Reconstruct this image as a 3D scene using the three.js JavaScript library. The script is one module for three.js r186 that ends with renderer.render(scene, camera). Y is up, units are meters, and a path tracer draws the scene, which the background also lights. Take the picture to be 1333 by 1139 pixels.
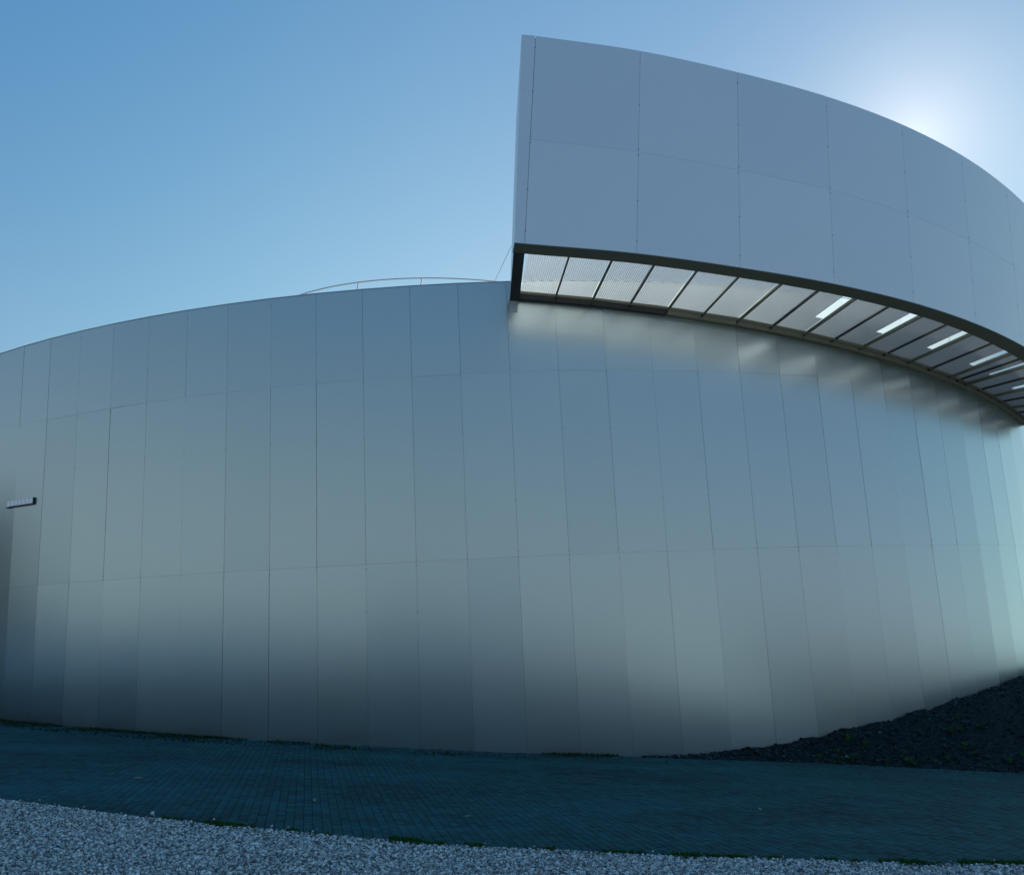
import * as THREE from 'three';
import { mergeGeometries } from 'three/addons/utils/BufferGeometryUtils.js';
import { ImprovedNoise } from 'three/addons/math/ImprovedNoise.js';

// ---------------------------------------------------------------- camera, sky, sun, exposure
const EYE = 1.55;
const scene = new THREE.Scene();
const camera = new THREE.PerspectiveCamera(53.058, 1024 / 874, 0.1, 3000);
camera.position.set(0, EYE, 0);
camera.quaternion.setFromRotationMatrix(new THREE.Matrix4().makeBasis(
  new THREE.Vector3(0.99852, 0.05266, 0.01384), new THREE.Vector3(-0.05444, 0.96573, 0.25379), new THREE.Vector3(0, -0.25416, 0.96716)));
const renderer = new THREE.WebGLRenderer({ antialias: true });
renderer.setSize(1024, 874);
renderer.toneMapping = THREE.LinearToneMapping;
renderer.toneMappingExposure = 1.0;
renderer.shadowMap.enabled = true;

const SUN = new THREE.Vector3(0.3828, 0.5284, -0.7578).normalize();
{
  const w = 1024, h = 512, data = new Float32Array(w * h * 4);
  // clear-air blue, haze towards the horizon (stronger on the sun's side), wide forward glow and the sun's aureole
  const kE = 0.060, sg = [40, 46, 46], hs = [14, 20, 30], air = [0.012, 0.112, 0.330], hz0 = [0.02, 0.05, 0.0], hz = [0.95, 0.80, 0.70], c1 = [1.10, 1.32, 1.05], au = [0.58, 0.48, 0.36];
  for (let j = 0; j < h; j++) for (let i = 0; i < w; i++) {
    const el = ((j + 0.5) / h - 0.5) * Math.PI, az = ((i + 0.5) / w - 0.5) * 2 * Math.PI;
    const x = Math.cos(el) * Math.cos(az), y = Math.sin(el), z = Math.cos(el) * Math.sin(az);
    const g = Math.acos(Math.min(1, Math.max(-1, x * SUN.x + y * SUN.y + z * SUN.z))) * 180 / Math.PI;
    const e = 55 * Math.tanh(Math.max(0, el * 180 / Math.PI) / 55);
    const o = (j * w + i) * 4;
    for (let c = 0; c < 3; c++) data[o + c] = air[c] * (c === 2 ? 1 - 0.35 * Math.exp(-e / 7) : 1) + Math.exp(-e / hs[c]) * (hz0[c] + hz[c] * Math.exp(-g / 125)) + c1[c] * Math.exp(-kE * e) * Math.exp(-((g / sg[c]) ** 3)) + au[c] * Math.exp(-g / 4.2);
    data[o + 3] = 1;
  }
  const sky = new THREE.DataTexture(data, w, h, THREE.RGBAFormat, THREE.FloatType);
  sky.mapping = THREE.EquirectangularReflectionMapping;
  sky.magFilter = sky.minFilter = THREE.LinearFilter;
  sky.needsUpdate = true;
  scene.background = sky; scene.environment = sky;
}
const sun = new THREE.DirectionalLight(new THREE.Color().setRGB(1, 0.955, 0.89), 5.0);
sun.position.copy(SUN).multiplyScalar(90); sun.target.position.set(0, 0, -12);
sun.position.add(sun.target.position);
sun.castShadow = true; sun.shadow.mapSize.set(4096, 4096); sun.shadow.bias = -0.0005;
Object.assign(sun.shadow.camera, { left: -60, right: 60, top: 60, bottom: -60, near: 1, far: 220 });
scene.add(sun, sun.target);

// ---------------------------------------------------------------- helpers
let seed = 20240611;
const rnd = () => { seed = (seed * 1664525 + 1013904223) >>> 0; return seed / 4294967296; };
const rr = (a, b) => a + (b - a) * rnd();
const perlin = new ImprovedNoise();
const fbm = (x, y, z = 0, n = 4) => { let s = 0, a = 0.5, f = 1; for (let i = 0; i < n; i++) { s += a * perlin.noise(x * f, y * f, z + i * 7.3); a *= 0.5; f *= 2.03; } return s; };
const lerp = (a, b, t) => a + (b - a) * t, clamp = (x, a, b) => Math.min(b, Math.max(a, x));
const smooth = (a, b, x) => { const t = clamp((x - a) / (b - a), 0, 1); return t * t * (3 - 2 * t); };
const table = (xs, ys) => x => { if (x <= xs[0]) return ys[0]; for (let i = 1; i < xs.length; i++) if (x <= xs[i]) return lerp(ys[i - 1], ys[i], (x - xs[i - 1]) / (xs[i] - xs[i - 1])); return ys[ys.length - 1]; };
const C = (r, g, b) => new THREE.Color().setRGB(r, g, b);
const taken = {};
const numbered = n => { taken[n] = (taken[n] ?? -1) + 1; return taken[n] ? `${n}_${String(taken[n]).padStart(3, '0')}` : n; };
function mesh(name, geo, mat, parent) { const m = new THREE.Mesh(geo, mat); m.name = name; m.castShadow = m.receiveShadow = true; (parent || scene).add(m); return m; }
function group(name, label, category, grp) { const g = new THREE.Group(); g.name = numbered(name); g.userData = { label, category }; if (grp) g.userData.group = grp; scene.add(g); return g; }
function structure(name, geo, mat) { const m = mesh(name, geo, mat); m.userData.kind = 'structure'; return m; }
function noiseTexture(n, fn, srgb) {
  const d = new Uint8Array(n * n * 4);
  for (let j = 0; j < n; j++) for (let i = 0; i < n; i++) { const v = fn(i / n, j / n), o = (j * n + i) * 4; for (let c = 0; c < 3; c++) d[o + c] = clamp(Math.round(255 * (v.length ? v[c] : v)), 0, 255); d[o + 3] = 255; }
  const t = new THREE.DataTexture(d, n, n, THREE.RGBAFormat);
  t.wrapS = t.wrapT = THREE.RepeatWrapping; t.magFilter = t.minFilter = THREE.LinearFilter; if (srgb) t.colorSpace = THREE.SRGBColorSpace; t.needsUpdate = true; return t;
}
// periodic noise so that repeats have no seams
const tile = (u, v, f, s) => { const a = perlin.noise(u * f, v * f, s), b = perlin.noise((u - 1) * f, v * f, s), c = perlin.noise(u * f, (v - 1) * f, s), d = perlin.noise((u - 1) * f, (v - 1) * f, s); return lerp(lerp(a, b, u), lerp(c, d, u), v); };
function boxAt(x, y, z, sx, sy, sz, ry = 0) { const g = new THREE.BoxGeometry(sx, sy, sz); if (ry) g.rotateY(ry); g.translate(x, y, z); return g; }
function bar(a, b, w, h) { // a straight bar from a to b (Vector3), w across, h high
  const d = new THREE.Vector3().subVectors(b, a), L = d.length(), g = new THREE.BoxGeometry(w, h, L);
  g.applyMatrix4(new THREE.Matrix4().lookAt(new THREE.Vector3(), d.clone().negate(), new THREE.Vector3(0, 1, 0)));
  g.translate((a.x + b.x) / 2, (a.y + b.y) / 2, (a.z + b.z) / 2); return g;
}
function sheet(w, h, t, bevel = 0.004) { // flat panel, back on z = 0, uv in metres
  const s = new THREE.Shape(); const a = w / 2 - bevel, b = h - bevel;
  s.moveTo(-a, bevel); s.lineTo(a, bevel); s.lineTo(a, b); s.lineTo(-a, b); s.closePath();
  return new THREE.ExtrudeGeometry(s, { depth: t - bevel, bevelEnabled: true, bevelThickness: bevel, bevelSize: bevel, bevelSegments: 1, steps: 1 });
}
function wavySheet(w, h, t, off) { // panel with a faintly uneven front, as rolled sheet has; back on z = 0, uv in metres
  const g = new THREE.BoxGeometry(w, h, t, 6, Math.max(4, Math.round(h * 4)), 1), p = g.attributes.position, nn = g.attributes.normal, uv = g.attributes.uv;
  for (let i = 0; i < p.count; i++) { const x = p.getX(i), y = p.getY(i); uv.setXY(i, x + off, y + off * 0.7);
    if (nn.getZ(i) > 0.5) { const e = Math.min(1, (w / 2 - Math.abs(x)) / 0.12) * Math.min(1, (h / 2 - Math.abs(y)) / 0.2); p.setZ(i, p.getZ(i) + 0.0011 * e * (perlin.noise(x * 1.6 + off, y * 0.9 - off, off) + 0.4 * perlin.noise(x * 3.4, y * 2.2, off * 3))); } }
  g.computeVertexNormals(); g.translate(0, h / 2, t / 2); return g;
}
function ribbon(rings, closed = true) { // sweep: rings[k] = list of Vector3 (same length), closed cross-section, capped
  const n = rings[0].length, pos = [], idx = [];
  for (const r of rings) for (const p of r) pos.push(p.x, p.y, p.z);
  for (let k = 0; k < rings.length - 1; k++) for (let j = 0; j < (closed ? n : n - 1); j++) { const a = k * n + j, b = k * n + (j + 1) % n, c = a + n, d = b + n; idx.push(a, b, c, b, d, c); }
  if (closed) for (const [o, f] of [[0, 1], [(rings.length - 1) * n, -1]]) for (let j = 1; j < n - 1; j++) idx.push(o, f > 0 ? o + j + 1 : o + j, f > 0 ? o + j : o + j + 1);
  const g = new THREE.BufferGeometry(); g.setAttribute('position', new THREE.Float32BufferAttribute(pos, 3)); g.setIndex(idx);
  const u = g.toNonIndexed(); u.computeVertexNormals();
  const uv = [], p = u.attributes.position; for (let i = 0; i < p.count; i++) uv.push(p.getX(i) + p.getZ(i) * 0.37, p.getY(i)); u.setAttribute('uv', new THREE.Float32BufferAttribute(uv, 2));
  return u;
}

// ---------------------------------------------------------------- materials
const scaled = (t, x, y = x) => { const c = t.clone(); c.repeat.set(x, y); c.needsUpdate = true; return c; };
const metal = (r, g, b, rough, m = 0.94) => new THREE.MeshStandardMaterial({ color: C(r, g, b), metalness: m, roughness: rough });
const drumMetal = [0, 1, 2, 3, 4, 5].map(i => metal(0.520 + 0.008 * (i % 3), 0.605 + 0.008 * (i % 3), 0.600 + 0.008 * (i % 3), 0.265 + 0.009 * (i % 4)));
const screenMetal = [0, 1, 2].map(i => metal(0.83 + 0.008 * i, 0.81 + 0.008 * i, 0.78 + 0.008 * i, 0.42 + 0.015 * i, 0.55));
const liningMetal = new THREE.MeshStandardMaterial({ color: C(0.82, 0.85, 0.87), metalness: 0.5, roughness: 0.6 });
const oliveSteel = new THREE.MeshStandardMaterial({ color: C(0.17, 0.165, 0.115), roughness: 0.55, metalness: 0.3 });
const blackSteel = new THREE.MeshStandardMaterial({ color: C(0.02, 0.022, 0.022), roughness: 0.6 });
const galvanised = new THREE.MeshStandardMaterial({ color: C(0.46, 0.48, 0.49), roughness: 0.5, metalness: 0.5 });
const roofFelt = new THREE.MeshStandardMaterial({ color: C(0.12, 0.12, 0.12), roughness: 0.95 });
const railPaint = new THREE.MeshStandardMaterial({ color: C(0.72, 0.55, 0.52), roughness: 0.5, metalness: 0.2 });

// ---------------------------------------------------------------- ground
const gy = x => 0.02 + 0.0157 * clamp(x, -14, 14);
const gravelEdge = x => -8.19 - (x < 1.8 ? Math.min(12, (x - 1.8) ** 2 / 29) : Math.min(12, (x - 1.8) ** 2 / 42));
function strip(x0, x1, nx, zA, zB, nz, yOff) { // grid between z = zA(x) and zB(x), following the ground
  const pos = [], uv = [], idx = [];
  for (let i = 0; i <= nx; i++) for (let j = 0; j <= nz; j++) { const x = lerp(x0, x1, i / nx), z = lerp(zA(x), zB(x), j / nz); pos.push(x, gy(x) + yOff(x, z), z); uv.push(x, z); }
  for (let i = 0; i < nx; i++) for (let j = 0; j < nz; j++) { const a = i * (nz + 1) + j, b = a + 1, c = a + nz + 1, d = c + 1; idx.push(a, b, c, b, d, c); }
  const g = new THREE.BufferGeometry(); g.setAttribute('position', new THREE.Float32BufferAttribute(pos, 3)); g.setAttribute('uv', new THREE.Float32BufferAttribute(uv, 2)); g.setIndex(idx); g.computeVertexNormals(); return g;
}
const dirt = noiseTexture(512, (u, v) => { const a = tile(u, v, 6, 1) * 0.5 + tile(u, v, 17, 2) * 0.4 + tile(u, v, 60, 3) * 0.5; return clamp(0.7 + 0.45 * a, 0, 1); });
const fieldMat = new THREE.MeshStandardMaterial({ color: C(0.58, 0.64, 0.57), roughness: 1, map: scaled(dirt, 0.12) });
const gravelMat = new THREE.MeshStandardMaterial({ color: C(0.60, 0.66, 0.60), roughness: 1, map: scaled(dirt, 1.1), bumpMap: scaled(dirt, 2.3), bumpScale: 0.02 });
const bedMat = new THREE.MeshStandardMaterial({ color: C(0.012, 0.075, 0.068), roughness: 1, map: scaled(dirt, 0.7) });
structure('ground', (() => { const R = 900, pos = [], uv = [], idx = [], rings = [0, 14, 30, 60, 120, 300, R], n = 64;
  pos.push(0, -0.06, 0); uv.push(0, 0);
  for (let r = 1; r < rings.length; r++) for (let k = 0; k < n; k++) { const a = k / n * 2 * Math.PI, x = rings[r] * Math.cos(a), z = rings[r] * Math.sin(a); pos.push(x, gy(x) - 0.08, z); uv.push(x, z); }
  for (let k = 0; k < n; k++) { idx.push(0, 1 + (k + 1) % n, 1 + k); for (let r = 1; r < rings.length - 1; r++) { const a = 1 + (r - 1) * n + k, b = 1 + (r - 1) * n + (k + 1) % n; idx.push(a, b, a + n, b, b + n, a + n); } }
  const g = new THREE.BufferGeometry(); g.setAttribute('position', new THREE.Float32BufferAttribute(pos, 3)); g.setAttribute('uv', new THREE.Float32BufferAttribute(uv, 2)); g.setIndex(idx); g.computeVertexNormals(); return g; })(), fieldMat);
structure('gravel_yard', strip(-22, 22, 88, x => gravelEdge(x), () => 26, 60, (x, z) => -0.012 + 0.018 * fbm(x * 0.7, z * 0.7)), gravelMat);
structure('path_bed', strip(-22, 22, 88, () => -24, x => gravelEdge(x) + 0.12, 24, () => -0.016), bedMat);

// ---------------------------------------------------------------- drum plan (panel stations, 1 m apart, in the drum's own leaning axes)
const S = 1 / 0.85;
const turn = new THREE.Matrix4().set(0.994866, -0.099341, -0.019291, 0, 0.097874, 0.993002, -0.066084, 0, 0.025721, 0.063857, 0.997628, 0, 0, 0, 0, 1);
const poly = i => -0.5005 + 0.041 * i + 0.000596 * i * i - 0.00001367 * i * i * i;
const slope = i => 0.041 + 0.001192 * i - 0.00004101 * i * i;
const heading = i => i < -3 ? poly(-3) + slope(-3) * (i + 3) : i > 29 ? poly(29) + slope(29) * (i - 29) : poly(i);
const I0 = -9, I1 = 36, plan = {};
{
  let x = 0, z = 0; const n = 40, raw = {};
  for (let s = I0 * n; s <= I1 * n; s++) { if (s % n === 0) raw[s / n] = [x, z]; const h = heading((s + 0.5) / n); x += Math.cos(h) / n; z -= Math.sin(h) / n; }
  const [x12, z12] = raw[12];
  for (let i = I0; i <= I1; i++) plan[i] = [0.0159 * S + raw[i][0] - x12, -14.6639 * S + raw[i][1] - z12];
}
const planAt = (i, off = 0) => { const k = clamp(Math.floor(i), I0, I1 - 1), t = i - k, h = heading(i); return [lerp(plan[k][0], plan[k + 1][0], t) + off * Math.sin(h), lerp(plan[k][1], plan[k + 1][1], t) + off * Math.cos(h)]; };
const RIM = 5.6842 * S - 0.045, JOINT = 3.998 * S, LOW = 0.8251 * S, ORIGIN = new THREE.Vector3(0, -2.5, -38);
const foot = table([-9, 0, 13.9, 25, 36], [-1.2 * S, -1.62 * S, -2.42 * S, -2.95 * S, -3.6 * S]);
const toWorld = (x, y, z) => { const v = new THREE.Vector3(x, y, z).applyMatrix4(turn); v.y += EYE; return v; };
const toDrum = turn.clone().transpose();
const backCurve = (() => { const a = plan[I1], b = plan[I0], ha = heading(I1), hb = heading(I0), L = 30, pts = [];
  for (let k = 0; k <= 40; k++) { const t = k / 40, u = 1 - t; const c1 = [a[0] + L * Math.cos(ha), a[1] - L * Math.sin(ha)], c2 = [b[0] - L * Math.cos(hb), b[1] + L * Math.sin(hb)];
    pts.push([0, 1].map(j => u ** 3 * a[j] + 3 * u * u * t * c1[j] + 3 * u * t * t * c2[j] + t ** 3 * b[j])); } return pts; })();
const drum = group('leaning_drum_building', 'large leaning drum building clad in brushed grey metal panels', 'building');
drum.quaternion.setFromRotationMatrix(turn); drum.position.copy(toWorld(ORIGIN.x, ORIGIN.y, ORIGIN.z));
const dl = (x, y, z) => new THREE.Vector3(x - ORIGIN.x, y - ORIGIN.y, z - ORIGIN.z);
{
  // core behind the cladding, back shell, roof
  const rings = []; for (let i = I0; i <= I1; i += 0.5) { const [ax, az] = planAt(i, -0.06), [bx, bz] = planAt(i, -0.36); const f = foot(i) - 0.5; rings.push([dl(ax, f, az), dl(ax, RIM - 0.03, az), dl(bx, RIM - 0.03, bz), dl(bx, f, bz)]); }
  mesh('core_wall', ribbon(rings), drumMetal[1], drum);
  mesh('rear_wall', ribbon(backCurve.map(([x, z]) => [dl(x, -4, z), dl(x, RIM, z)]), false), drumMetal[0], drum);
  const sh = new THREE.Shape(); let first = true;
  for (let i = I0; i <= I1; i++) { const [x, z] = planAt(i, -0.1); first ? sh.moveTo(x - ORIGIN.x, -(z - ORIGIN.z)) : sh.lineTo(x - ORIGIN.x, -(z - ORIGIN.z)); first = false; }
  for (const [x, z] of backCurve) sh.lineTo(x - ORIGIN.x, -(z - ORIGIN.z));
  const rg = new THREE.ExtrudeGeometry(sh, { depth: 0.2, bevelEnabled: false }); rg.rotateX(-Math.PI / 2); rg.translate(0, RIM - 0.55 - ORIGIN.y, 0);
  mesh('roof', rg, roofFelt, drum);
  // cladding panels: three courses, each panel flat
  const rows = [[JOINT, RIM], [LOW, JOINT], [null, LOW]], clips = [];
  for (let i = I0; i < I1; i++) {
    const a = plan[i], b = plan[i + 1], dx = b[0] - a[0], dz = b[1] - a[1], W = Math.hypot(dx, dz), th = Math.atan2(-dz, dx), cx = (a[0] + b[0]) / 2, cz = (a[1] + b[1]) / 2;
    rows.forEach(([y0, y1], r) => {
      const lo = y0 === null ? Math.min(foot(i), foot(i + 1)) - 0.25 : y0, gap = rr(0.002, 0.0055), p = mesh('cladding_panel', wavySheet(W - gap, y1 - lo - 0.002, 0.04, rr(0, 40)), drumMetal[Math.floor(rnd() * 6)], drum);
      const o = rr(-0.043, -0.038); p.position.copy(dl(cx + o * Math.sin(th), lo + 0.001, cz + o * Math.cos(th)));
      p.rotation.set(rr(-0.0012, 0.0012), th + rr(-0.004, 0.004), 0);
    });
    for (const y of [RIM - 0.15, JOINT + 0.7, JOINT - 0.06, JOINT + 0.06, JOINT - 1.2, LOW + 1.1, LOW + 0.09, LOW, LOW - 0.09, LOW - 0.95]) {
      const j = y + rr(-0.02, 0.02), w = rr(0.02, 0.036); const [x, z] = [a[0], a[1]]; clips.push(boxAt(x - ORIGIN.x, j - ORIGIN.y, z - ORIGIN.z, w, 0.010, 0.008, heading(i)));
    }
  }
  const cm = mesh('panel_clips', mergeGeometries(clips), new THREE.MeshStandardMaterial({ color: C(0.32, 0.35, 0.36), roughness: 0.5, metalness: 0.6 }), drum); cm.userData.kind = 'stuff';
  const cop = []; for (let i = I0; i <= I1; i += 1) { const [ax, az] = planAt(i, 0.012), [bx, bz] = planAt(i, -0.4); cop.push([dl(ax, RIM + 0.004, az), dl(ax, RIM + 0.018, az), dl(bx, RIM + 0.018, bz), dl(bx, RIM + 0.004, bz)]); }
  mesh('coping', ribbon(cop), drumMetal[1], drum);
}

// ---------------------------------------------------------------- overhanging screen
const UND = 7.362 + EYE; // underside
const outer = []; {
  let x = -0.147, z = -14.312; outer.push([x, z, 4]); x += 0.186; z -= 0.012; outer.push([x, z, 6.8]);
  const hd = [4, 9.8, 13.6, 19.8, 26.8, 33.6, 39.5, 45, 50.5, 56], ln = [2.04, 2.0, 1.97, 1.93, 1.88, 1.85, 1.85, 1.85, 1.85, 1.85];
  hd.forEach((h, k) => { const a = h * Math.PI / 180; x += ln[k] * Math.cos(a); z -= ln[k] * Math.sin(a); outer.push([x, z, k < hd.length - 1 ? (h + hd[k + 1]) / 2 : h + 2.5]); });
}
const topH = x => 4.40 - 0.047 * x;
const outCurve = new THREE.CatmullRomCurve3(outer.slice(1).map(([x, z]) => new THREE.Vector3(x, 0, z)), false, 'centripetal');
const NP = outer.length - 2;
const outAt = (t, off = 0) => { // t in panels from seam 0; off to the inside is negative
  const u = clamp(t / NP, 0, 1), p = outCurve.getPoint(u), d = outCurve.getTangent(u); if (t < 0) p.addScaledVector(d, t * 2.04);
  const h = Math.atan2(-d.z, d.x); return [p.x + off * Math.sin(h), p.z + off * Math.cos(h), h]; };
const TMIN = -0.186 / 2.04;
const screen = group('overhanging_screen', 'curved blue-grey metal screen block jutting out above the drum rim', 'canopy');
screen.position.set(outer[0][0], UND, outer[0][1]);
const sl = (x, y, z) => new THREE.Vector3(x - outer[0][0], y - UND, z - outer[0][1]);
{
  const between = (t0, t1, n) => Array.from({ length: n + 1 }, (_, k) => lerp(t0, t1, k / n));
  const slab = (t0, t1, n, o0, o1, y0, y1) => ribbon(between(t0, t1, n).map(t => { const [ax, az] = outAt(t, o0), [bx, bz] = outAt(t, o1); return [sl(ax, y0(ax), az), sl(ax, y1(ax), az), sl(bx, y1(bx), bz), sl(bx, y0(bx), bz)]; }));
  const curvedPanel = (t0, t1, y0, y1) => { // smooth front face, closed box
    const g = slab(t0, t1, 8, 0.0, -0.04, y0, y1); return g; };
  const gapT = 0.0012, mid = x => UND + topH(x) * 0.485;
  for (let k = -1; k < NP; k++) {
    const t0 = k < 0 ? TMIN : k, t1 = k < 0 ? 0 : k + 1, m = k < 0 ? 0 : Math.floor(rnd() * 3);
    if (k < 0) { // the narrow end panel widens towards its top
      const edge = (f, y) => { const a = TMIN * (1 - f), sh = 0.09 * (1 - f) * (y - UND) / 4.4, [ax, az] = outAt(a, 0), [bx, bz] = outAt(a, -0.04); return [sl(ax - sh, y, az), sl(bx - sh, y, bz)]; };
      const H0 = topH(0), pl = (y0, y1) => ribbon([0.01, 0.97].map(f => { const [a, b] = edge(f, y0), [c, d] = edge(f, y1); return [a, c, d, b]; }));
      mesh('cladding_panel', pl(UND + 0.012, UND + H0 * 0.485 - 0.0015), screenMetal[0], screen); mesh('cladding_panel', pl(UND + H0 * 0.485 + 0.0015, UND + H0), screenMetal[1], screen); continue;
    }
    mesh('cladding_panel', curvedPanel(t0 + gapT, t1 - gapT, () => UND + 0.012, x => mid(x) - 0.0015), screenMetal[m], screen);
    mesh('cladding_panel', curvedPanel(t0 + gapT, t1 - gapT, x => mid(x) + 0.0015, x => UND + topH(x)), screenMetal[(m + 1) % 3], screen);
    mesh('lining_panel', slab(t0 + gapT + (k < 0 ? 0.1 : 0), t1 - gapT + (k < 0 ? 0.02 : 0), 6, -0.335, -0.36, () => UND + 0.03, x => UND + topH(x) - 0.02), liningMetal, screen);
  }
  mesh('core_wall', slab(TMIN + 0.004, NP, 70, -0.045, -0.33, () => UND + 0.03, x => UND + topH(x) - 0.03), screenMetal[1], screen);
  mesh('coping', slab(TMIN - 0.036, NP, 70, -0.045, -0.37, x => UND + topH(x) - 0.02, x => UND + topH(x) - 0.005), screenMetal[0], screen);
  mesh('bottom_fascia', slab(TMIN, NP, 70, 0.004, -0.37, () => UND - 0.006, () => UND + 0.01), oliveSteel, screen);
  // the clips on the seams
  const clips = []; for (let k = 0; k <= NP; k++) for (const f of [0.06, 0.25, 0.47, 0.5, 0.72, 0.94]) { const [x, z, h] = outAt(k, 0.003); clips.push(boxAt(x - outer[0][0], topH(x) * f, z - outer[0][1], 0.03, 0.012, 0.006, h)); }
  mesh('panel_clips', mergeGeometries(clips), new THREE.MeshStandardMaterial({ color: C(0.36, 0.38, 0.42), roughness: 0.5, metalness: 0.6 }), screen).userData.kind = 'stuff';
  // end wall from the outer corner in to the drum
  const E0 = outAt(TMIN, 0.0), inC = [-0.20, -16.98], dx = inC[0] - E0[0], dz = inC[1] - E0[1], L = Math.hypot(dx, dz), nx = -dz / L * -1, nz = dx / L * -1; // n points right (inside)
  const side = [Math.abs(dz) / L, 0]; const q = (s, o, y) => sl(E0[0] + dx * s + side[0] * o - 0.09 * (y - UND) / 4.4, y, E0[1] + dz * s);
  const topE = UND + topH(E0[0]);
  const plate = (s0, s1, o0, o1, y0, y1) => ribbon([s0, s1].map(s => [q(s, o0, y0), q(s, o0, y1), q(s, o1, y1), q(s, o1, y0)]));
  for (const [s0, s1] of [[0.018, 0.5], [0.502, 1]]) { mesh('end_panel', plate(s0, s1, 0, 0.03, UND + 0.012, UND + topH(0) * 0.485 - 0.004), screenMetal[0], screen); mesh('end_panel', plate(s0, s1, 0, 0.03, UND + topH(0) * 0.485 + 0.004, topE - 0.012), screenMetal[1], screen); }
  mesh('end_core', plate(0.15, 1, 0.034, 0.17, UND + 0.03, topE - 0.03), screenMetal[1], screen);
  mesh('end_lining', plate(0.15, 1, 0.173, 0.19, UND + 0.03, topE - 0.02), liningMetal, screen);
  mesh('end_fascia', plate(0.145, 1, -0.004, 0.20, UND - 0.02, UND + 0.009), blackSteel, screen);
  mesh('end_bracket', plate(0.94, 1.02, 0.0, 0.16, UND - 0.26, UND - 0.021), galvanised, screen);

  // underside: cross beams from the fascia in to the drum, bars between them, gratings on top
  const ins = [[0.0, -16.79], [1.49, -16.80], [3.10, -17.02], [4.67, -17.43], [6.27, -17.98], [7.75, -18.61], [9.17, -19.24], [10.55, -20.22]];
  const outs = [[0.1, -14.64], [1.67, -14.81], [3.31, -15.02], [5.02, -15.42], [6.63, -15.92], [8.26, -16.57], [9.71, -17.34], [11.13, -18.3]];
  const drumEdge = (x, off) => { // point on the drum's face at underside height, for a world x
    let best = null, bd = 9; for (let i = 8; i < I1; i += 0.02) { const [px, pz] = planAt(i, off); const n0 = turn.elements; // local y so that world y = UND
      const ly = (UND - EYE - 0.097874 * px + 0.066084 * pz) / 0.993002, w = toWorld(px, ly, pz), d = Math.abs(w.x - x); if (d < bd) { bd = d; best = w; } } return best; };
  for (let k = 8; k < 13; k++) { const t = 5.9 + (k - 7) * 0.9, o = outAt(t, -0.35); outs.push([o[0], o[1]]); const w = drumEdge(o[0] - 2.05 * Math.sin((17 + (k - 7) * 4) * Math.PI / 180), 0.12); ins.push([w.x, w.z]); }
  const A = ins.map(([x]) => drumEdge(x, 0.075)), B = outs.map(([x, z]) => new THREE.Vector3(x, UND, z));
  const local = v => sl(v.x, v.y, v.z), at = (k, f, v) => { // f along the bay, v from the drum (0) to the fascia (1)
    const a = new THREE.Vector3().lerpVectors(A[k], A[k + 1], f), b = new THREE.Vector3().lerpVectors(B[k], B[k + 1], f); return a.lerp(b, v); };
  for (let k = 1; k < A.length; k++) { const a = local(A[k]), b = local(B[k]), d = new THREE.Vector3().subVectors(b, a).normalize(); a.addScaledVector(d, -0.10); b.addScaledVector(d, 0.2);
    const g = [bar(a, b, 0.042, 0.006)]; g[0].translate(0, 0.02, 0); const web = bar(a, b, 0.008, 0.065); web.translate(0, 0.056, 0); g.push(web); mesh('cross_beam', mergeGeometries(g), oliveSteel, screen); }
  for (let k = 0; k < A.length - 1; k++) {
    const a = local(at(k, 0.5, -0.0)), b = local(at(k, 0.5, 1.05)); const t = bar(a, b, 0.026, 0.045); t.translate(0, 0.065, 0); mesh('tee_bar', t, blackSteel, screen);
    // inner edge beam: two flanges with a dark gap
    const e0 = local(at(k, 0, 0)), e1 = local(at(k, 1, 0)); const f1 = bar(e0, e1, 0.13, 0.16); f1.translate(0, 0.06, 0); mesh('edge_beam', f1, k < 2 ? blackSteel : oliveSteel, screen);
    const g0 = local(at(k, 0, 0.10)), g1 = local(at(k, 1, 0.10)); const f2 = bar(g0, g1, 0.03, 0.05); f2.translate(0, 0.05, 0); mesh('edge_angle', f2, oliveSteel, screen);
    for (const [f0, f1b] of [[0.012, 0.492], [0.508, k >= 3 ? 0.87 : 0.985]]) {
      const bars = [], y = 0.105, wide = at(k, 0, 0.6).distanceTo(at(k, 1, 0.6)), n = Math.round((f1b - f0) * wide / 0.042);
      for (let j = 0; j <= n; j++) { const f = lerp(f0, f1b, j / n), p = local(at(k, f, 0.02)), q2 = local(at(k, f, 1.04)); const bb = bar(p, q2, 0.004, 0.022); bb.translate(0, y, 0); bars.push(bb); }
      const m = 44; for (let j = 0; j <= m; j++) { const v = lerp(0.03, 1.03, j / m), p = local(at(k, f0, v)), q2 = local(at(k, f1b, v)); const bb = bar(p, q2, 0.006, 0.012); bb.translate(0, y + 0.004, 0); bars.push(bb); }
      if (k >= 3 && f0 > 0.5) { for (let j = 0; j <= 4; j++) { const f = lerp(0.895, 0.985, j / 4), bb = bar(local(at(k, f, 0.02)), local(at(k, f, 0.42)), 0.004, 0.022); bb.translate(0, y, 0); bars.push(bb); } for (let j = 0; j <= 17; j++) { const v = lerp(0.03, 0.42, j / 17), bb = bar(local(at(k, 0.87, v)), local(at(k, 0.985, v)), 0.006, 0.012); bb.translate(0, y + 0.004, 0); bars.push(bb); } }
      mesh('grating_panel', mergeGeometries(bars), galvanised, screen);
    }
  }
}

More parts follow.
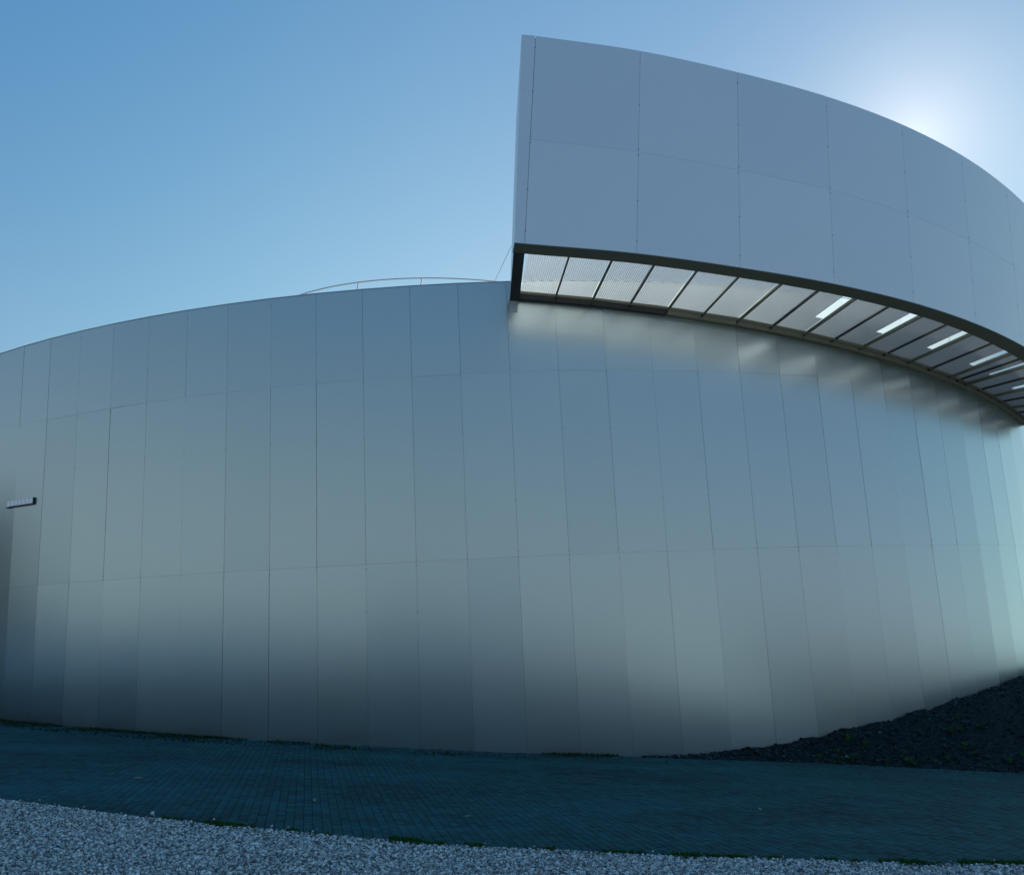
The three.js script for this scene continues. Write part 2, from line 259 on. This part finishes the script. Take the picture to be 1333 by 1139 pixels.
// ---------------------------------------------------------------- railing and stay wire on the roof
{
  const cx = -1.25, cz = -24.25, R = 6.35, y = 8.27 + EYE; const g = group('roof_railing', 'thin pinkish metal railing ring on top of the drum roof', 'railing'); 
  const roofY = (x, z) => { const l = new THREE.Vector3(x, 0, z).applyMatrix4(toDrum); const want = RIM - 0.35; // solve height so that the drum's own y is the roof
    return EYE + (want - l.y) / 0.993002; };
  g.position.set(cx, roofY(cx, cz), cz); const by = g.position.y;
  const ring = (yy, r) => { const t = new THREE.TorusGeometry(R, r, 8, 128); t.rotateX(Math.PI / 2); t.translate(0, yy - by, 0); return t; };
  mesh('top_rail', ring(y, 0.013), railPaint, g); 
  for (let k = 0; k < 26; k++) { const a = (98.6 + k * 360 / 26) * Math.PI / 180, x = R * Math.cos(a), z = R * Math.sin(a), b = roofY(cx + x, cz + z) - by; const p = new THREE.CylinderGeometry(0.014, 0.014, y - by - b, 8); p.translate(x, (y - by + b) / 2, z); mesh('post', p, railPaint, g); }
  const a = new THREE.Vector3(-1.15, 8.05 + EYE, -18.9), b = new THREE.Vector3(-0.22, 8.02 + EYE + 0.0, -15.9); b.y = EYE + 0.4545 / 0.891 * 15.9; const d = new THREE.Vector3().subVectors(b, a), w = new THREE.TubeGeometry(new THREE.LineCurve3(new THREE.Vector3(), d), 8, 0.009, 5);
  a.y = EYE + 0.42 / 0.906 * 18.9; const w2 = new THREE.TubeGeometry(new THREE.LineCurve3(new THREE.Vector3(0, -1.2, -0.6), new THREE.Vector3().subVectors(b, a)), 8, 0.005, 5);
  const m = mesh('stay_wire', w2, railPaint); m.position.copy(a); m.userData = { label: 'thin stay wire running from the roof up to the end of the screen', category: 'wire' };
}

// ---------------------------------------------------------------- small louvred unit on the wall
{
  const i = 0.24, [x, z] = planAt(i, 0.0), h = heading(i), y = 2.44 * S; const p = toWorld(x, y, z);
  const g = group('wall_vent', 'small pale slatted vent strip fixed flat on the metal drum wall', 'vent'); g.position.copy(p); g.quaternion.setFromRotationMatrix(turn.clone().multiply(new THREE.Matrix4().makeRotationY(h)));
  const pale = new THREE.MeshStandardMaterial({ color: C(0.92, 0.92, 0.92), roughness: 0.45, metalness: 0.75 }), dark = new THREE.MeshStandardMaterial({ color: C(0.05, 0.055, 0.06), roughness: 0.7 });
  mesh('back_plate', boxAt(0, 0, 0.006, 1.0, 0.16, 0.010), dark, g);
  for (let k = 0; k < 7; k++) { const b = sheet(0.122, 0.135, 0.024, 0.007); b.translate(-0.42 + k * 0.137, -0.055, 0.012); mesh('slat', b, pale, g); }
  mesh('end_cap', boxAt(0.492, 0, 0.022, 0.018, 0.16, 0.04), dark, g); mesh('bottom_lip', boxAt(-0.01, -0.075, 0.022, 0.98, 0.014, 0.04), dark, g);
}

// ---------------------------------------------------------------- mound of soil against the drum
const wallZ = (() => { const pts = []; for (let i = I0; i <= I1; i += 0.25) { const [x, z] = planAt(i, 0); let y = -2 * S; for (let k = 0; k < 4; k++) { const w = toWorld(x, y, z); y -= (w.y - gy(w.x)) / 0.993; } const w = toWorld(x, y, z); pts.push([w.x, w.z]); } return table(pts.map(p => p[0]), pts.map(p => p[1])); })();
const moundTop = table([2.6, 3.8, 5.23, 6.19, 7.09, 8.05, 9.09, 10.26, 11.63, 12.72, 16, 22, 34], [0, 0.07, 0.24, 0.39, 0.59, 0.77, 1.01, 1.28, 1.58, 1.82, 2.4, 2.8, 3.0]);
const moundReach = table([2.6, 4, 5.2, 6.2, 7.4, 8.7, 10, 12, 14, 17, 22, 34], [0.15, 0.3, 0.5, 0.75, 1.35, 2.1, 2.9, 4.6, 11, 20, 32, 40]);
const moundY = (x, z) => { const d = (z - wallZ(x)) / moundReach(x); if (d > 1) return -0.05; const t = 1 - Math.max(d, -0.4); return moundTop(x) * (t > 1 ? 1 + (t - 1) * 0.3 : smooth(0, 1, t) * 0.4 + t * 0.6) + (t > 0.02 ? (0.10 * fbm(x * 1.6, z * 1.6, 3) + 0.05 * fbm(x * 6, z * 6, 5)) * Math.min(1, moundTop(x) * 3) * smooth(0, 0.25, t) : 0) - 0.03; };
const soilTex = noiseTexture(512, (u, v) => { const a = tile(u, v, 8, 11) * 0.6 + tile(u, v, 24, 12) * 0.5 + tile(u, v, 80, 13) * 0.5; return clamp(0.62 + 0.7 * a, 0, 1); });
const soilMat = new THREE.MeshStandardMaterial({ color: C(0.010, 0.034, 0.034), roughness: 1, map: scaled(soilTex, 0.7), bumpMap: scaled(soilTex, 1.3), bumpScale: 0.04 });
{
  const pos = [], uv = [], idx = [], nx = 220, nz = 56;
  for (let i = 0; i <= nx; i++) for (let j = 0; j <= nz; j++) { const x = 2.6 + 31 * (i / nx) ** 1.5, d = lerp(-0.4, 1.06, j / nz), z = wallZ(x) + d * moundReach(x); pos.push(x, gy(x) + (j === nz ? -0.08 : moundY(x, z)), z); uv.push(x, z * 1.2); }
  for (let i = 0; i < nx; i++) for (let j = 0; j < nz; j++) { const a = i * (nz + 1) + j, b = a + 1, c = a + nz + 1, d = c + 1; idx.push(a, b, c, b, d, c); }
  const g = new THREE.BufferGeometry(); g.setAttribute('position', new THREE.Float32BufferAttribute(pos, 3)); g.setAttribute('uv', new THREE.Float32BufferAttribute(uv, 2)); g.setIndex(idx); g.computeVertexNormals();
  structure('soil_mound', g, soilMat);
}

// ---------------------------------------------------------------- pavers of the curved path
function stoneGeometry(detail, squash, seedShift) { const g = new THREE.IcosahedronGeometry(1, detail), p = g.attributes.position; for (let i = 0; i < p.count; i++) { const v = new THREE.Vector3().fromBufferAttribute(p, i), k = 1 + 0.55 * perlin.noise(v.x * 1.3 + seedShift, v.y * 1.3, v.z * 1.3 - seedShift); p.setXYZ(i, v.x * k, v.y * k * squash, v.z * k * 0.85); } g.computeVertexNormals(); return g; }
function scatter(name, geo, mat, list, label, category, color) { // list of Matrix4
  const m = new THREE.InstancedMesh(geo, mat, list.length); list.forEach((t, k) => { m.setMatrixAt(k, t); if (color) m.setColorAt(k, color(k)); }); m.name = numbered(name); m.userData = { kind: 'stuff', label, category }; m.castShadow = m.receiveShadow = true; scene.add(m); return m; }
const place = (x, y, z, ry, sx, sy = sx, sz = sx, rx = 0, rz = 0) => new THREE.Matrix4().compose(new THREE.Vector3(x, y, z), new THREE.Quaternion().setFromEuler(new THREE.Euler(rx, ry, rz)), new THREE.Vector3(sx, sy, sz));
{
  const PWd = 0.09, PLn = 0.12, ang = 12 * Math.PI / 180, ca = Math.cos(ang), sa = Math.sin(ang); // courses run away from the viewer, a little to the left
  const geo = sheet(PWd - 0.005, PLn - 0.005, 0.05, 0.002); geo.translate(0, -(PLn - 0.005) / 2, -0.05); geo.rotateX(-Math.PI / 2);
  const spots = [];
  for (let a = -225; a <= 225; a++) for (let b = -212; b <= -34; b++) {
    const u = a * PWd, v = (b + (a & 1 ? 0.5 : 0)) * PLn, x = u * ca + v * sa, z = v * ca - u * sa;
    if (Math.abs(x) > 17 || z > gravelEdge(x) + 0.03 || z < wallZ(x) + 0.02 || z < -23) continue;
    if (x > 2.6 && (z - wallZ(x)) / moundReach(x) < 0.93) continue;
    if (Math.abs(x) > 0.75 * -z + 2) continue;
    const sink = 0.012 * fbm(x * 0.5, z * 0.5, 9) + rr(-0.002, 0.002);
    spots.push({ m: place(x, gy(x) - 0.004 + sink, z, ang + rr(-0.012, 0.012), 1, 1, 1, rr(-0.008, 0.008), rr(-0.008, 0.008)), d: Math.hypot(x, z), x, z });
  }
  spots.sort((p, q) => p.d - q.d);
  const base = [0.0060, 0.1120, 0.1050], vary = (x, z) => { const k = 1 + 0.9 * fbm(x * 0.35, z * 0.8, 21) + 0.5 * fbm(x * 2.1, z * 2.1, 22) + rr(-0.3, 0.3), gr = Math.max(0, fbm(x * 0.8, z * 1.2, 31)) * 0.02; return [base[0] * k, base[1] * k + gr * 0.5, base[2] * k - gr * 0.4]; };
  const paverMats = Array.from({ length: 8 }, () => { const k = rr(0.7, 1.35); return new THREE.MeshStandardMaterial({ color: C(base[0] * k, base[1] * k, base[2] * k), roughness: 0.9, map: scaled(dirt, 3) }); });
  const path = new THREE.Group(); path.name = 'paved_path'; path.userData = { kind: 'structure' }; scene.add(path);
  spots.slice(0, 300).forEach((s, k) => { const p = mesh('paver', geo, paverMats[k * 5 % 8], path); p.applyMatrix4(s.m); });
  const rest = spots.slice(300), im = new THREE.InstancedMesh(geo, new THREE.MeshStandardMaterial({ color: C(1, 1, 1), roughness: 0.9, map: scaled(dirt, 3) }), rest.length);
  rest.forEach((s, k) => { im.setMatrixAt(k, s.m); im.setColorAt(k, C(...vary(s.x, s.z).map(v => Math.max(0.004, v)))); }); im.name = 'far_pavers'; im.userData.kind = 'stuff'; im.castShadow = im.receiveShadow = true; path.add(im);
  console.log('pavers', spots.length);
}

// ---------------------------------------------------------------- loose gravel
{
  const mat = new THREE.MeshStandardMaterial({ color: C(1, 1, 1), roughness: 0.95 });
  for (let v = 0; v < 3; v++) {
    const list = [], cols = [];
    for (let k = 0; k < 90000; k++) {
      const x = rr(-9.5, 8.5), e = gravelEdge(x), z = e + 0.02 + (rnd() ** 1.2) * (-4.6 - e); const s = 0.006 + 0.011 * rnd() ** 2.2 + (rnd() < 0.01 ? 0.008 : 0);
      if (z < e + 0.25 && rnd() < 0.35) continue; if (Math.abs(x) > 0.68 * -z + 3.4) continue;
      list.push(place(x, gy(x) + rr(-0.006, 0.012) + 0.018 * fbm(x * 0.7, z * 0.7) + 0.012, z + (rnd() < 0.02 ? -rr(0, 0.25) : 0), rr(0, 6.28), s, s, s, rr(-0.6, 0.6), rr(-0.6, 0.6)));
      const t = rnd(), b = t < 0.05 ? rr(0.45, 0.7) : 0.10 + 0.90 * rnd() ** 1.15, w = rr(-0.06, 0.06); cols.push(C(b * (1.12 + w), b * 1.0, b * (0.86 - w)));
    }
    scatter('gravel_stones', stoneGeometry(0, 0.7, v * 3.1), mat, list, ['grey and white gravel chips covering the foreground yard', 'blue-grey angular gravel chips covering the foreground yard', 'mixed pale gravel chips covering the foreground yard'][v], 'gravel', k => cols[k]);
  }
}

// ---------------------------------------------------------------- soil clods, moss and weeds
function bladeGeometry(n, h, spread) { const parts = []; for (let k = 0; k < n; k++) { const a = k / n * 6.283 + rr(-0.4, 0.4), l = h * rr(0.6, 1.1), r = spread * rr(0.3, 1); const g = new THREE.BufferGeometry(), w = 0.0035 + h * 0.05; const c = Math.cos(a), s = Math.sin(a);
  g.setAttribute('position', new THREE.Float32BufferAttribute([-s * w, 0, c * w, s * w, 0, -c * w, c * r * 0.5 + s * w * 0.7, l * 0.65, s * r * 0.5 - c * w * 0.7, c * r * 0.5 - s * w * 0.7, l * 0.65, s * r * 0.5 + c * w * 0.7, c * r, l, s * r], 3)); g.setIndex([0, 1, 2, 0, 2, 3, 3, 2, 4]); parts.push(g); }
  const m = mergeGeometries(parts); m.computeVertexNormals(); return m; }
{
  const soil = new THREE.MeshStandardMaterial({ color: C(1, 1, 1), roughness: 1 }), list = [], cols = [];
  for (let k = 0; k < 22000; k++) { const x = 2.8 + 13 * rnd() ** 0.8, d = rr(-0.05, 1.02) + (rnd() < 0.08 ? 0.3 * rnd() ** 2 : 0), z = wallZ(x) + d * moundReach(x), s = 0.006 + 0.018 * rnd() ** 3 + 0.035 * rnd() ** 14; const y = d > 1 ? 0 : moundY(x, z); list.push(place(x, gy(x) + y + s * 0.15, z, rr(0, 6.28), s, s * 0.8, s, rr(-0.5, 0.5), rr(-0.5, 0.5)));
    const b = rnd() < 0.006 ? rr(0.15, 0.4) : 0.006 + 0.07 * rnd() ** 2; cols.push(C(b * 0.5, b, b)); }
  scatter('soil_clods', stoneGeometry(1, 0.75, 7), soil, list, 'dark earth clods and small stones strewn over the soil mound', 'soil', k => cols[k]);
  const green = new THREE.MeshStandardMaterial({ color: C(1, 1, 1), roughness: 0.9, side: THREE.DoubleSide });
  const edge = [], ec = [];
  // moss and short grass between path and gravel, in patches
  const patches = [[-2.45, -1.95, 1], [-2.0, -1.6, 0.6], [-0.75, 0.05, 1], [0.75, 1.15, 0.8], [1.45, 2.6, 1], [2.9, 3.7, 0.8], [3.9, 4.8, 0.7], [-3.0, -2.5, 0.35], [0.1, 0.7, 0.3]];
  for (const [x0, x1, q] of patches) for (let k = 0; k < (x1 - x0) * 2200 * q; k++) { const x = rr(x0 - 0.15, x1 + 0.15), t = rr(-1, 1) * rnd(), z = gravelEdge(x) + 0.02 + t * 0.11 - 0.03 + 0.05 * fbm(x * 3, 2, 5), s = rr(0.6, 1.7); if (fbm(x * 3.1, z * 4, 61) < 0.0 + 0.12 * rnd()) continue; edge.push(place(x, gy(x) - 0.004, z, rr(0, 6.28), s)); const b = rr(0.6, 1.3); ec.push(C(0.025 * b, 0.115 * b, 0.012 * b)); }
  scatter('edge_grass', bladeGeometry(6, 0.032, 0.02), green, edge, 'short bright green moss and grass along the gravel edge', 'grass', k => ec[k]);
  const ft = [], fc = []; // at the foot of the wall
  for (let k = 0; k < 7000; k++) { const x = rr(-13, 4.5), z = wallZ(x) + 0.03 + rnd() ** 2.5 * 1.1; if (fbm(x * 0.6, z * 0.9, 41) + rr(-0.12, 0.12) < (x > -7 ? 0.06 : -0.10) + (x > -2.5 ? 0.06 : 0)) continue; const s = rr(0.4, 1.3); ft.push(place(x, gy(x) - 0.006, z, rr(0, 6.28), s)); const b = rr(0.5, 1.2); fc.push(C(0.018 * b, 0.075 * b, 0.010 * b)); }
  scatter('foot_grass', bladeGeometry(6, 0.04, 0.03), green, ft, 'thin dark green moss growing at the foot of the drum wall', 'grass', k => fc[k]);
  // weeds on the mound
  for (let k = 0; k < 44; k++) { const x = [6.55, 6.7, 7.6, 8.05, 9.35, 9.6, 9.9, 10.6, 10.9][k % 9] + rr(-0.35, 0.35) * (k < 9 ? 0.4 : 2.2), d = k < 9 ? rr(0.6, 1) : rr(0.25, 1), z = wallZ(x) + d * moundReach(x); if (x < 4) continue; const g = bladeGeometry(18, rr(0.07, 0.16), rr(0.09, 0.17));
    const m = mesh(numbered('weed_tuft'), g, new THREE.MeshStandardMaterial({ color: k % 3 ? C(0.030, 0.085, 0.025) : C(0.05, 0.20, 0.015), roughness: 0.9, side: THREE.DoubleSide })); m.position.set(x, gy(x) + moundY(x, z) - 0.005, z); m.rotation.y = rr(0, 6.28); m.userData = { label: k % 3 ? 'dull olive green weed tuft growing on the dark soil mound' : 'bright green weed tuft growing on the dark soil mound', category: 'weed', group: 'weeds on the soil mound' }; }
  // a few fallen leaves and chips on the path
  const leaf = new THREE.Shape(); leaf.moveTo(0, -0.05); leaf.quadraticCurveTo(0.035, -0.01, 0, 0.055); leaf.quadraticCurveTo(-0.035, -0.01, 0, -0.05); const lg = new THREE.ExtrudeGeometry(leaf, { depth: 0.002, bevelEnabled: false, curveSegments: 6 }); lg.rotateX(-Math.PI / 2);
  for (const [x, z] of [[-0.25, -9.9], [-5.1, -11.6], [-4.5, -11.9], [3.2, -11.2], [2.2, -15.6], [1.6, -14.5], [-2.0, -10.6]]) { const m = mesh(numbered('fallen_leaf'), lg, new THREE.MeshStandardMaterial({ color: C(0.32, 0.30, 0.12), roughness: 0.9, side: THREE.DoubleSide })); m.position.set(x, gy(x) + 0.012, z); m.rotation.set(rr(-0.3, 0.3), rr(0, 6.28), rr(-0.3, 0.3)); m.userData = { label: 'small pale yellow leaf lying on the paved path', category: 'leaf', group: 'leaves on the path' }; }
}

// ---------------------------------------------------------------- evergreen trees out to the side, mirrored by the drum
{
  const needle = new THREE.MeshStandardMaterial({ color: C(0.03, 0.05, 0.03), roughness: 0.9, side: THREE.DoubleSide }), bark = new THREE.MeshStandardMaterial({ color: C(0.07, 0.05, 0.035), roughness: 1 });
  const tri = (() => { const g = new THREE.BufferGeometry(); g.setAttribute('position', new THREE.Float32BufferAttribute([-0.5, 0, 0, 0.5, 0, 0, 0.1, 0.15, 1, 0, 0.1, 0.5], 3)); g.setIndex([0, 1, 3, 0, 3, 2, 1, 2, 3]); return g; })();
  [[-28.5, -21.8, 5.0], [-32.5, -20.6, 5.6], [-37, -22, 5.2], [-30, -26, 6.4]].forEach(([x, z, h], n) => {
    const g = group('evergreen_tree', ['round dark evergreen, the one standing closest to the drum wall', 'second round dark evergreen out from the drum wall', 'round dark evergreen standing farthest out from the drum', 'tallest round dark evergreen, behind the other three'][n], 'tree', 'evergreens beside the drum'); g.position.set(x, gy(x) - 0.1, z);
    const t = new THREE.CylinderGeometry(0.05, 0.2, h * 0.9, 10); t.translate(0, h * 0.45, 0); mesh('trunk', t, bark, g);
    const parts = []; for (let k = 0; k < 2400; k++) { const f = rnd(), y = lerp(0.15, h, f), r = h * 0.46 * Math.sqrt(Math.sin(Math.PI * clamp(0.12 + f * 0.86, 0, 1))) * rnd() ** 0.35 * (0.85 + 0.3 * fbm(x + f * 4, k % 7, 2)), a = rr(0, 6.28), s = rr(0.35, 0.7); const c = tri.clone(); c.scale(s * 0.6, s, s); c.rotateX(rr(-0.8, 0.7)); c.rotateY(Math.PI / 2 - a + rr(-0.7, 0.7)); c.translate(r * Math.cos(a), y, r * Math.sin(a)); parts.push(c); }
    const cg = mergeGeometries(parts); cg.computeVertexNormals(); mesh('crown', cg, needle, g);
  });
}

renderer.render(scene, camera);
